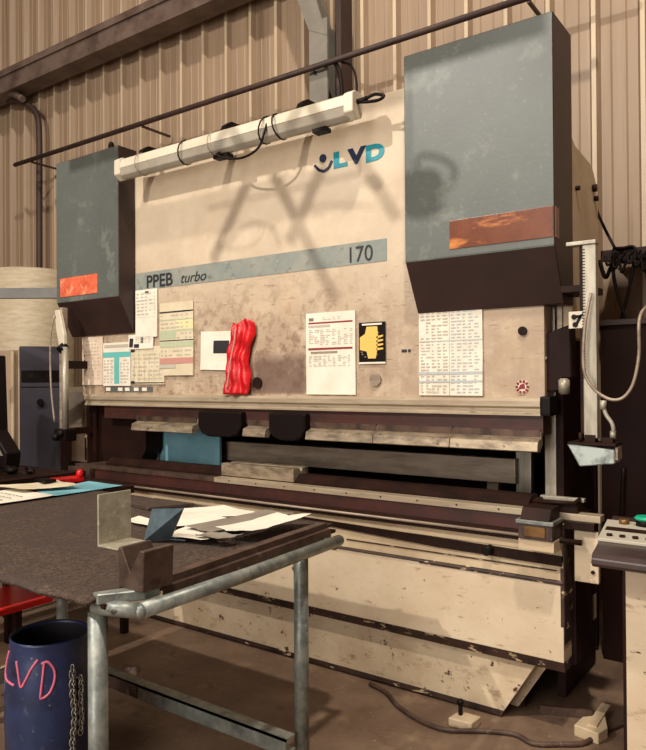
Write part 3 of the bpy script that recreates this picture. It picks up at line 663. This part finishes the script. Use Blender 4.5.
m = MB(); m.prism([(-4.16,2.72),(-4.06,2.72),(-4.03,2.90),(-4.12,2.92)], 'z', .932, .97, bev=.006); m.ball((-4.05,2.88,.985),.024,(1,1,1.4)); tag(m.build('red_clamp','redpaint'), 'small red plastic clamp on the side table beside the cyan sheet', 'clamp')
m = MB(); m.box(-4.10,-3.98,2.58,2.66,.966,.984,bev=.004); tag(m.build('black_marker','black'), 'small black tool lying on the papers of the side table', 'tool')

# ---------------------------------------------------------------- DRUM
dc = (-2.53,1.66,0)
dr = thing('drum', 'open blue steel drum with pink hand-painted letters under the bench', 'drum', dc)
R = .148
prof = [(R*.96,0),(R*1.05,.05),(R*1.12,.15),(R*1.15,.30),(R*1.14,.44),(R*1.08,.53),(R*1.0,.585),(R*1.02,.592),(R*1.02,.602),(R*.97,.602),(R*.965,.59),(R*1.04,.53),(R*1.10,.44),(R*1.1,.05),(.01,.03)]
def rad(z):
    for (r0,z0),(r1,z1) in zip(prof[:8], prof[1:8]):
        if z0 <= z <= z1: return r0+(r1-r0)*(z-z0)/(z1-z0)
    return R
m = MB(); m.lathe(prof, dc); o = m.build('body', ['drum','drumdark'], dr)
for p in o.data.polygons:
    c = p.center-Vector(dc) if False else p.center
    if p.index >= 40*10 and p.index < 40*14: p.material_index = 1
m = MB(); m.cyl((dc[0],dc[1],.032),(dc[0],dc[1],.034),R*1.05); m.build('drum_floor','drumdark',dr)
# graffiti strokes: angle measured round the drum (towards the viewer), height
va = math.atan2(-dc[1], -dc[0])
def stroke(mb, pts, w=.0048):
    q = []
    for a, z in pts:
        z = .415+(z-.29)*.74; r = rad(z)+.0005; q.append(Vector((dc[0]+r*math.cos(va+a), dc[1]+r*math.sin(va+a), z)))
    mb.tube(q, w, seg=8)
m = MB()
def ga(px): # horizontal position on the visible side (-1..1) to angle
    return math.asin(max(-.98, min(.98, px)))
stroke(m, [(ga(-.96),.49),(ga(-.97),.43),(ga(-.97),.375),(ga(-.93),.35),(ga(-.85),.345),(ga(-.76),.34)])
stroke(m, [(ga(-.76),.46),(ga(-.70),.41),(ga(-.62),.34),(ga(-.52),.38),(ga(-.42),.43),(ga(-.28),.475)])
stroke(m, [(ga(-.14),.46),(ga(-.16),.40),(ga(-.19),.335),(ga(-.21),.29)])
stroke(m, [(ga(-.20),.455),(ga(-.05),.46),(ga(.08),.42),(ga(.09),.37),(ga(.0),.315),(ga(-.12),.29),(ga(-.22),.285)])
g_ = m.build('pink_lettering', 'pink', o)
# hanging chain
m = MB(); 
def link(mb, c, ax, s=.012):
    pts = [c+ax*(s*math.cos(t))+Vector((0,0,1))*(s*1.5*math.sin(t)) for t in [2*PI*k/10 for k in range(11)]]
    mb.tube(pts, .0028, seg=6, smooth=False)
for i in range(22):
    z = .50-i*.0185; a = ga(.46-.02*math.sin(i*.5)); r = rad(max(z,.0))+.008
    c = Vector((dc[0]+r*math.cos(va+a), dc[1]+r*math.sin(va+a), z)); t = Vector((-math.sin(va+a), math.cos(va+a), 0)); nrm = Vector((math.cos(va+a), math.sin(va+a), 0))
    link(m, c, t if i % 2 else (nrm*.5+t*.3))
for i in range(12):
    z = .45-i*.018; a = ga(.62+.01*math.sin(i)); r = rad(z)+.008
    c = Vector((dc[0]+r*math.cos(va+a), dc[1]+r*math.sin(va+a), z)); t = Vector((-math.sin(va+a), math.cos(va+a), 0)); nrm = Vector((math.cos(va+a), math.sin(va+a), 0))
    link(m, c, t if i % 2 else (nrm*.5+t*.3))
q = []
for a, z in ((.44,.47),(.50,.465),(.56,.462),(.62,.45)):
    r = rad(z)+.008; q.append((dc[0]+r*math.cos(va+ga(a)), dc[1]+r*math.sin(va+ga(a)), z))
m.tube(q, .004, seg=6)
m.build('chain', 'chain', dr)

# ---------------------------------------------------------------- RED TRAY, card sheet on the floor
rt = thing('red_tray', 'flat red steel tray standing low under the side table', 'tray', (-4.2,2.05,0))
m = MB(); m.prism([(-4.26,1.60),(-3.815,1.60),(-3.815,2.52),(-4.26,2.52)], 'z', .285, .300, bev=.002)
m.box(-3.83,-3.81,1.60,2.52,.275,.306,bev=.002); m.build('tray', 'redpaint', rt)
m = MB(); m.box(-3.862,-3.852,1.62,2.50,.300,.304); m.build('tray_rim', 'redline', rt)
for x, y in ((-4.09,1.80),(-3.9,1.80),(-4.09,2.40),(-3.9,2.34)): B('foot','dark',rt,x-.02,x+.02,y-.02,y+.02,.0062,.285)
m = MB(); m.prism([(-4.13,1.7),(-3.70,1.75),(-3.74,2.40),(-4.13,2.60)], 'z', 0.001, .006); tag(m.build('card_sheet','cardboard'), 'cream card sheet lying on the floor under the red tray', 'card')

# ---------------------------------------------------------------- LEFT BACKGROUND
cb = thing('control_cabinet', 'tall dark blue-grey cabinet column left of the press', 'cabinet', (-5.45,3.49,0))
ca = math.radians(57)
def CB(name, m_, *d, cyl=None):
    m = MB()
    if cyl: m.cyl(*cyl)
    else: m.box(*d, bev=.003)
    o = m.build(name, m_, cb); o.data.transform(Matrix.Translation((-5.45,3.49,0)) @ Matrix.Rotation(ca, 4, 'Z')); return o
CB('body','cabgrey',-.162,.162,0,.20,0,1.905)
CB('recessed_band','black',-.150,.150,-.006,0,1.60,1.70)
for x in (-.07,.07): CB('socket','brown',x-.02,x+.02,-.010,-.004,1.63,1.67)
CB('knob','black',cyl=((0,-.03,1.43),(0,0,1.43),.028,16))
CB('door_seam','black',-.155,.155,-.003,0,1.555,1.562)
CB('edge_strip','frame_cream',-.172,-.162,-.004,.02,0,1.90)
m = MB(); m.lathe([(.44,0),(.46,.02),(.46,2.83),(.445,2.85),(.01,2.86)], (-7.38,4.62,0)); tag(m.build('storage_tank','tank'), 'cream cylindrical tank behind the dark cabinet at the left', 'tank')
sa = thing('swing_arm', 'grey horizontal swing arm reaching in from the left edge', 'arm', (-4.87,3.2,2.3))
d = Vector((.8145,.5805,0)); p1 = Vector((-4.879,3.33,2.30)); p0 = p1-d*1.3
m = MB(); q = [p0,p1]; n_ = Vector((-d.y,d.x,0))*.03
b = bmesh.new(); vs = []
for p in (p0,p1):
    for s1, s2 in ((-1,-1),(1,-1),(1,1),(-1,1)): vs.append(b.verts.new(p+n_*s1+Vector((0,0,.040*s2))))
for k in range(4): b.faces.new((vs[k],vs[(k+1)%4],vs[4+(k+1)%4],vs[4+k]))
b.faces.new(vs[:4][::-1]); b.faces.new(vs[4:]); bmesh.ops.recalc_face_normals(b, faces=b.faces); m.join(b); m.build('tube','greybar',sa)
m = MB(); m.cyl(p1+Vector((0,0,-.07)), p1+Vector((0,0,.07)), .028); m.build('pivot','dark',sa)
bc = thing('beige_cabinet', 'beige steel cabinet cut off by the left edge', 'cabinet', (-6.6,3.85,0))
B('body','beige',bc,-7.0,-6.22,3.70,4.0,0,1.905,bev=.006); B('door_edge','frame_cream',bc,-6.235,-6.20,3.69,3.70,.02,1.89)
# dark pendant with sloping foot at the left edge
mo = thing('pendant_control', 'black pendant control box at the far left edge, behind the side table', 'control box', (-5.0,2.75,.95))
m = MB(); m.prism([(-5.35,.97),(-4.82,.97),(-4.80,1.09),(-4.97,1.24),(-5.00,1.80),(-5.35,1.80)], 'y', 2.80, 2.92, bev=.008); m.build('body','black',mo)
m = MB(); m.prism([(-5.10,1.10),(-4.84,1.07),(-4.97,1.20),(-5.10,1.22)], 'y', 2.785, 2.80); m.build('keypad','greysheet',mo)
stp = thing('shelf_unit', 'dark metal shelf behind the side table at the left edge', 'shelf', (-4.95,2.9,0))
B('shelf_board','dark',stp,-5.5,-4.50,2.62,3.12,.93,.95)
for x in (-5.45,-4.56):
    for y in (2.66,3.08): B('leg','dark',stp,x-.02,x+.02,y-.02,y+.02,0,.93)
for i,(x,y,r_) in enumerate(((-4.97,2.70,.042),(-4.83,2.72,.036),(-4.70,2.78,.042),(-4.59,2.86,.03))):
    m = MB(); m.ball((x,y,.95+r_*.7),r_,(1.3,1,.7)); m.tube([(x-.04,y,.96),(x-.02,y-.02,.985+r_*.5),(x+.02,y-.01,.985),(x+.04,y,.96)],.008)
    tag(m.build('black_fitting','black'), ['black fitting lying on the shelf nearest the pendant control','black fitting second from the pendant control','black fitting second from the dark cabinet','small black fitting nearest the dark cabinet'][i], 'fitting','black fittings on the shelf')
flat('paper_sheet','crumpled cream paper on the shelf in front of the pendant control','paper',[(-5.1,2.60),(-4.85,2.58),(-4.78,2.70),(-5.05,2.72)],.952,'paper_y',seed=21,warp=.014)
# clutter seen between cabinet and press
m = MB(); m.box(-6.22,-5.80,4.2,4.5,1.13,1.55,bev=.006); m.mi = 1; m.box(-6.19,-5.83,4.192,4.2,1.2,1.5); o = m.build('junction_box',['greysteel','greysheet']); 
o.location = (0,0,0); tag(o,'grey junction box behind the guard column at the left','box')
m = MB(); m.box(-6.35,-5.64,4.18,4.6,.0,1.13,bev=.004); tag(m.build('machine_base_cabinet','brown'),'dark base cabinet carrying the grey junction box','cabinet')
m = MB(); m.box(-5.60,-5.18,3.90,4.10,.88,1.12,bev=.004); m.mi = 1; m.box(-5.40,-5.38,3.894,3.90,.9,1.1); m.box(-5.30,-5.28,3.894,3.90,.9,1.1); tag(m.build('carton',['beige','dark']),'beige carton on a stand behind the press end','box')
m = MB(); m.box(-5.62,-5.16,3.88,4.12,0,.88,bev=.004); tag(m.build('stand','dark'),'dark stand under the beige carton','stand')

# ---------------------------------------------------------------- WALL SERVICES
m = MB(); m.cyl((-8.26,4.95,4.33),(-1.2,4.95,4.33),.026)
cd = m.build('conduit','beam_dark'); tag(cd,'long dark conduit running across the corrugated wall','pipe')
for x in (-7.9,-5.86,-3.62,-1.7):
    m = MB(); m.box(x-.012,x+.012,4.95,5.343,4.29,4.31); m.build('conduit_bracket','beam_dark',cd)
m = MB(); m.tube([(-9.6,5.22,5.50),(-9.03,5.22,5.42),(-8.6,5.22,5.30),(-8.32,5.22,5.15),(-8.18,5.22,4.98),(-8.15,5.22,4.7),(-8.155,5.22,4.0),(-8.16,5.22,2.6),(-8.16,5.22,.01)], .038, seg=12)
o = m.build('downpipe','beam_dark'); tag(o,'dark pipe bending down the wall at the far left','pipe')
m = MB(); m.tube([(-9.6,5.12,5.62),(-9.03,5.12,5.52),(-8.62,5.12,5.38),(-8.36,5.12,5.24)], .045, seg=12); m.build('pipe_sleeve','beam',o)
m = MB(); m.tube([(-3.50,4.98,4.36),(-3.42,4.98,4.34),(-3.36,4.98,4.25),(-3.33,4.98,4.05),(-3.34,4.98,3.7),(-3.33,4.98,3.2)], .018); m.tube([(-3.34,4.99,4.32),(-3.24,4.99,4.26),(-3.19,4.99,4.12),(-3.20,4.99,3.9),(-3.26,4.99,3.2)], .010)
tag(m.build('hanging_cable','blackcable'),'black cables dropping beside the grey column behind the lamp','cable')
m = MB(); m.box(-1.24,.2,5.02,5.08,2.40,2.47); cbr = m.build('cable_rail','beam_dark'); tag(cbr,'dark cable rail on the wall right of the press','rail')
m = MB(); m.box(-1.24,.2,5.08,5.36,2.42,2.45); m.build('rail_bracket','beam_dark',cbr)
def cab(name,label,pts,r,m_='blackcable'):
    m = MB(); m.tube(pts, r); tag(m.build(name,m_),label,'cable')
cab('cable','thin black cable running down from the side frame to the cable rail',[(-1.05,4.05,2.62),(-1.16,4.6,2.66),(-1.20,5.0,2.60),(-1.14,5.0,2.47)],.010)
cab('cable','black cable loop hanging crossed from the cable rail',[(-1.13,5.007,2.44),(-1.15,5.007,2.47),(-1.09,5.007,2.47),(-1.02,5.007,2.46),(-1.03,4.98,2.30),(-1.08,4.98,2.08),(-1.13,4.98,1.93)],.012)
cab('cable','second black cable crossing the first under the cable rail',[(-1.14,4.96,2.45),(-1.145,4.96,2.30),(-1.11,4.96,2.12),(-1.07,4.96,2.0),(-1.05,4.96,1.93)],.012)
cab('cable','short dark cable bundle drooping at the left of the cable rail',[(-1.24,4.98,2.40),(-1.20,4.98,2.28),(-1.16,4.98,2.35),(-1.10,4.98,2.38),(-1.0,4.98,2.36),(-.93,4.98,2.28)],.014)
m = MB()
for k in range(9):
    x = -1.2+k*.045; m.tube([(x,4.97,2.42),(x+.02,4.95,2.36-.03*(k%3)),(x+.05,4.96,2.38),(x+.09,4.97,2.44)],.010,seg=6)
tag(m.build('cable_bundle','blackcable'),'tangled bundle of black cables tied along the cable rail','cable')
cab('cable','thick cable hanging at the right end of the cable rail',[(-.92,4.997,2.46),(-.93,4.997,2.3),(-.92,4.99,2.20),(-.90,4.99,2.10)],.022)
cab('hose','grey hose looping under the right guard column',[(-.845,3.25,1.98),(-.868,3.23,1.83),(-.875,3.23,1.65),(-.845,3.23,1.57),(-.80,3.23,1.525),(-.75,3.23,1.505),(-.705,3.23,1.52),(-.668,3.23,1.58),(-.645,3.23,1.70),(-.640,3.23,1.86),(-.64,3.5,1.95)],.007,'greysteel')

# dark electrical cabinet right, behind the console
ec = thing('electrical_cabinet', 'large dark brown electrical cabinet behind the console at the right', 'cabinet', (-.4,4.5,0))
B('body','brown',ec,-1.045,.6,4.2,4.8,0,1.90,bev=.006); B('top','beam_dark',ec,-1.06,.62,4.185,4.815,1.90,1.93)
B('door_gap','black',ec,-.62,-.61,4.195,4.2,.05,1.88)
m = MB(); m.tube([(-.93,4.19,.5),(-.93,4.17,.8),(-.92,4.17,1.1)],.012); m.build('earth_lead','blackcable',ec)
m = MB(); m.cyl((-1.0,3.9,1.45),(-1.0,3.9,1.75),.02); 

# ---------------------------------------------------------------- CONSOLE
co = thing('control_console', 'dark control console with a cream pedestal at the right edge', 'console', (-.45,2.8,0))
m = MB(); m.prism([(2.50,.955),(2.49,.965),(2.49,.985),(2.51,1.0),(3.24,1.0),(3.24,.955)], 'x', -.70, .1, bev=.003)
o = m.build('console_top','console',co)
for v in o.data.vertices:
    if v.co.x < -.6: v.co.x += .045*(1-(v.co.y-2.49)/.75)-.06*((v.co.y-2.49)/.75)
m = MB(); m.prism([(-.688,2.70),(-.10,2.70),(-.10,3.08),(-.745,3.08)], 'z', 1.0, 1.012, bev=.002); pn = m.build('button_panel','panel',co)
m = MB(); m.prism([(-.70,2.86),(-.10,2.86),(-.10,2.92),(-.708,2.92)], 'z', 1.012, 1.015); m.build('slot','dark',pn)
for k in range(9):
    m = MB(); m.cyl((-.66+k*.045,2.76,1.012),(-.66+k*.045,2.76,1.02),.011,seg=12); m.build('small_button','dark',pn)
m = MB(); m.cyl((-.665,3.02,1.012),(-.665,3.02,1.03),.02); m.build('black_button','copper',pn)
m = MB(); m.cyl((-.585,3.02,1.012),(-.585,3.02,1.035),.036); m.build('button_collar','black',pn)
m = MB(); m.cyl((-.585,3.02,1.035),(-.585,3.02,1.05),.042,bev=.006); m.build('green_button','green',pn)
B('pedestal','cream',co,-.575,-.18,2.62,3.05,0,.955,bev=.004)
B('pedestal_base','dark',co,-.67,-.12,3.0,3.2,0,.93)

# ---------------------------------------------------------------- FLOOR THINGS
fb = thing('foot_block', 'small cream floor block with a black knob in front of the press', 'block', (-1.36,3.03,0))
m = MB(); m.prism([(-1.43,2.98),(-1.32,2.99),(-1.31,3.08),(-1.42,3.075)], 'z', 0, .04, bev=.004); m.build('body','cream_low',fb)
m = MB(); m.cyl((-1.395,3.04,.04),(-1.395,3.04,.09),.010); m.cyl((-1.395,3.04,.09),(-1.395,3.04,.11),.017,bev=.004); m.build('knob','black',fb)
cab('floor_cable','brown cable winding along the floor in front of the press foot',[(-1.95,3.14,.012),(-1.83,3.10,.012),(-1.70,3.0,.012),(-1.53,2.93,.012),(-1.40,2.93,.012),(-1.25,3.02,.012),(-1.14,3.06,.012),(-1.05,3.03,.012),(-.95,3.09,.012),(-.87,3.16,.012),(-.83,3.30,.012),(-.78,3.42,.012),(-.70,3.6,.012)],.011,'rust')
m = MB(); m.prism([(-.93,3.22),(-.82,3.20),(-.80,3.28),(-.84,3.40),(-.92,3.32)], 'z', 0, .05, bev=.003); m.box(-.88,-.84,3.25,3.5,.05,.056)
tag(m.build('floor_bracket','frame_cream'),'cream metal bracket lying on the floor beside the console','bracket')
m = MB(); m.prism([(-1.12,3.34),(-.90,3.42),(-.90,3.44),(-1.12,3.36)], 'z', .001, .04); tag(m.build('steel_strip','rust'),'thin rusty strip lying on the floor beside the press foot','steel strip')

# ---------------------------------------------------------------- ADDED LATTICE and hoist, out of view, shaped to cast shadows on ram and cover
Y0 = 1.6
of = thing('shadow_lattice', 'steel gantry of crossed flat bars out of view, added for the shadows on the ram', 'lattice', (-3.0,Y0,3.9))
def bar(m, a, b_, w=.027):
    a, b_ = Vector(a), Vector(b_); d = (b_-a).normalized(); n = Vector((-d[1],0,d[0]))*w
    m.prism([(a[0]-n.x,a[1]-n.z),(b_[0]-n.x,b_[1]-n.z),(b_[0]+n.x,b_[1]+n.z),(a[0]+n.x,a[1]+n.z)], 'y', Y0-.006, Y0+.006)
for A in (((-3.34,4.0),(-3.645,3.54)),((-3.34,4.0),(-2.95,3.31)),((-2.92,4.02),(-3.19,3.57)),((-2.92,4.02),(-2.66,3.60))):
    m = MB(); bar(m, A[0], A[1]); m.build('flat_bar','beam_dark',of)
m = MB(); m.cyl((-3.68,Y0,3.79),(-2.76,Y0,3.81),.006); m.build('tie_rod','beam_dark',of)
m = MB(); m.box(-4.6,-2.0,Y0-.03,Y0+.03,4.06,4.14); m.build('top_bar','beam_dark',of)
for x in (-4.5,-2.1):
    m = MB(); m.cyl((x,Y0,4.14),(x,Y0,8.1),.02); m.build('hanger_rod','beam_dark',of)
m = MB(); m.tube([(-3.55,Y0,3.60),(-3.48,Y0,3.66),(-3.38,Y0,3.68),(-3.28,Y0,3.64),(-3.24,Y0,3.56)],.007); m.tube([(-3.15,Y0,3.70),(-2.95,Y0,3.70),(-2.75,Y0,3.66)],.005); m.build('slack_cable','blackcable',of)

hb = thing('hoist_block', 'small chain hoist block out of view, added for its shadow on the right cover', 'hoist', (-2.45,Y0,3.55))
m = MB(); m.box(-2.53,-2.37,Y0-.05,Y0+.05,3.51,3.66,bev=.05); m.build('body','black',hb)
m = MB(); m.tube([(-2.47,Y0,3.65),(-2.46,Y0,3.72),(-2.39,Y0,3.71),(-2.32,Y0,3.66),(-2.33,Y0,3.60),(-2.38,Y0,3.58)],.010); m.build('handle','dark',hb)
m = MB(); m.cyl((-2.50,Y0,3.64),(-2.50,Y0,4.058),.004); m.build('suspension_rod','dark',hb)

# ---------------------------------------------------------------- LIGHT, WORLD, CAMERA
def lamp(name, kind, loc, target, power, col, size):
    l = bpy.data.lights.new(name, kind); l.energy = power; l.color = col
    if kind == 'AREA': l.shape = 'DISK'; l.size = size
    else: l.shadow_soft_size = size
    o = bpy.data.objects.new(name, l); C.objects.link(o); o.location = loc
    o.rotation_euler = (Vector(target)-Vector(loc)).to_track_quat('-Z','Y').to_euler(); return o
lamp('high_bay_lamp', 'AREA', (-4.4,-2.6,6.2), (-2.8,3.4,1.8), 370, (1,.93,.84), .13)
lamp('high_bay_lamp', 'AREA', (-1.4,-2.4,5.4), (-2.4,3.2,1.4), 130, (1,.93,.84), 2.4)
lamp('high_bay_lamp', 'AREA', (.6,-.6,10.2), (-2.0,5.3,4.0), 720, (1,.91,.80), .4)
lamp('front_fill', 'AREA', (-1.6,-5.5,2.3), (-2.4,3.4,1.2), 290, (1,.95,.88), 4.4)  # added soft fill from behind the camera
w = bpy.data.worlds.new('w'); bpy.context.scene.world = w; w.use_nodes = True
w.node_tree.nodes['Background'].inputs[0].default_value = (1,.62,.48,1); w.node_tree.nodes['Background'].inputs[1].default_value = .14

cam = bpy.data.cameras.new('camera'); co_ = bpy.data.objects.new('camera', cam); C.objects.link(co_)
cam.sensor_fit = 'VERTICAL'; cam.sensor_height = 24; cam.lens = 704/750*24
yaw, pitch, roll = math.radians(35.48), math.radians(.415), math.radians(-.4)
d = Vector((-math.sin(yaw)*math.cos(pitch), math.cos(yaw)*math.cos(pitch), math.sin(pitch)))
r = Vector((math.cos(yaw), math.sin(yaw), 0)); u = r.cross(d)
r2 = r*math.cos(roll)+u*math.sin(roll); u2 = -r*math.sin(roll)+u*math.cos(roll)
mw = Matrix((r2, u2, -d)).transposed().to_4x4(); mw.translation = (0,0,1.6); co_.matrix_world = mw
sc = bpy.context.scene; sc.camera = co_
sc.view_settings.view_transform = 'Standard'; sc.view_settings.look = 'None'; sc.view_settings.gamma = 1
sc.view_settings.exposure = -.06; sc.view_settings.use_curve_mapping = False
for o in bpy.data.objects:
    if '_w' in o: del o['_w']
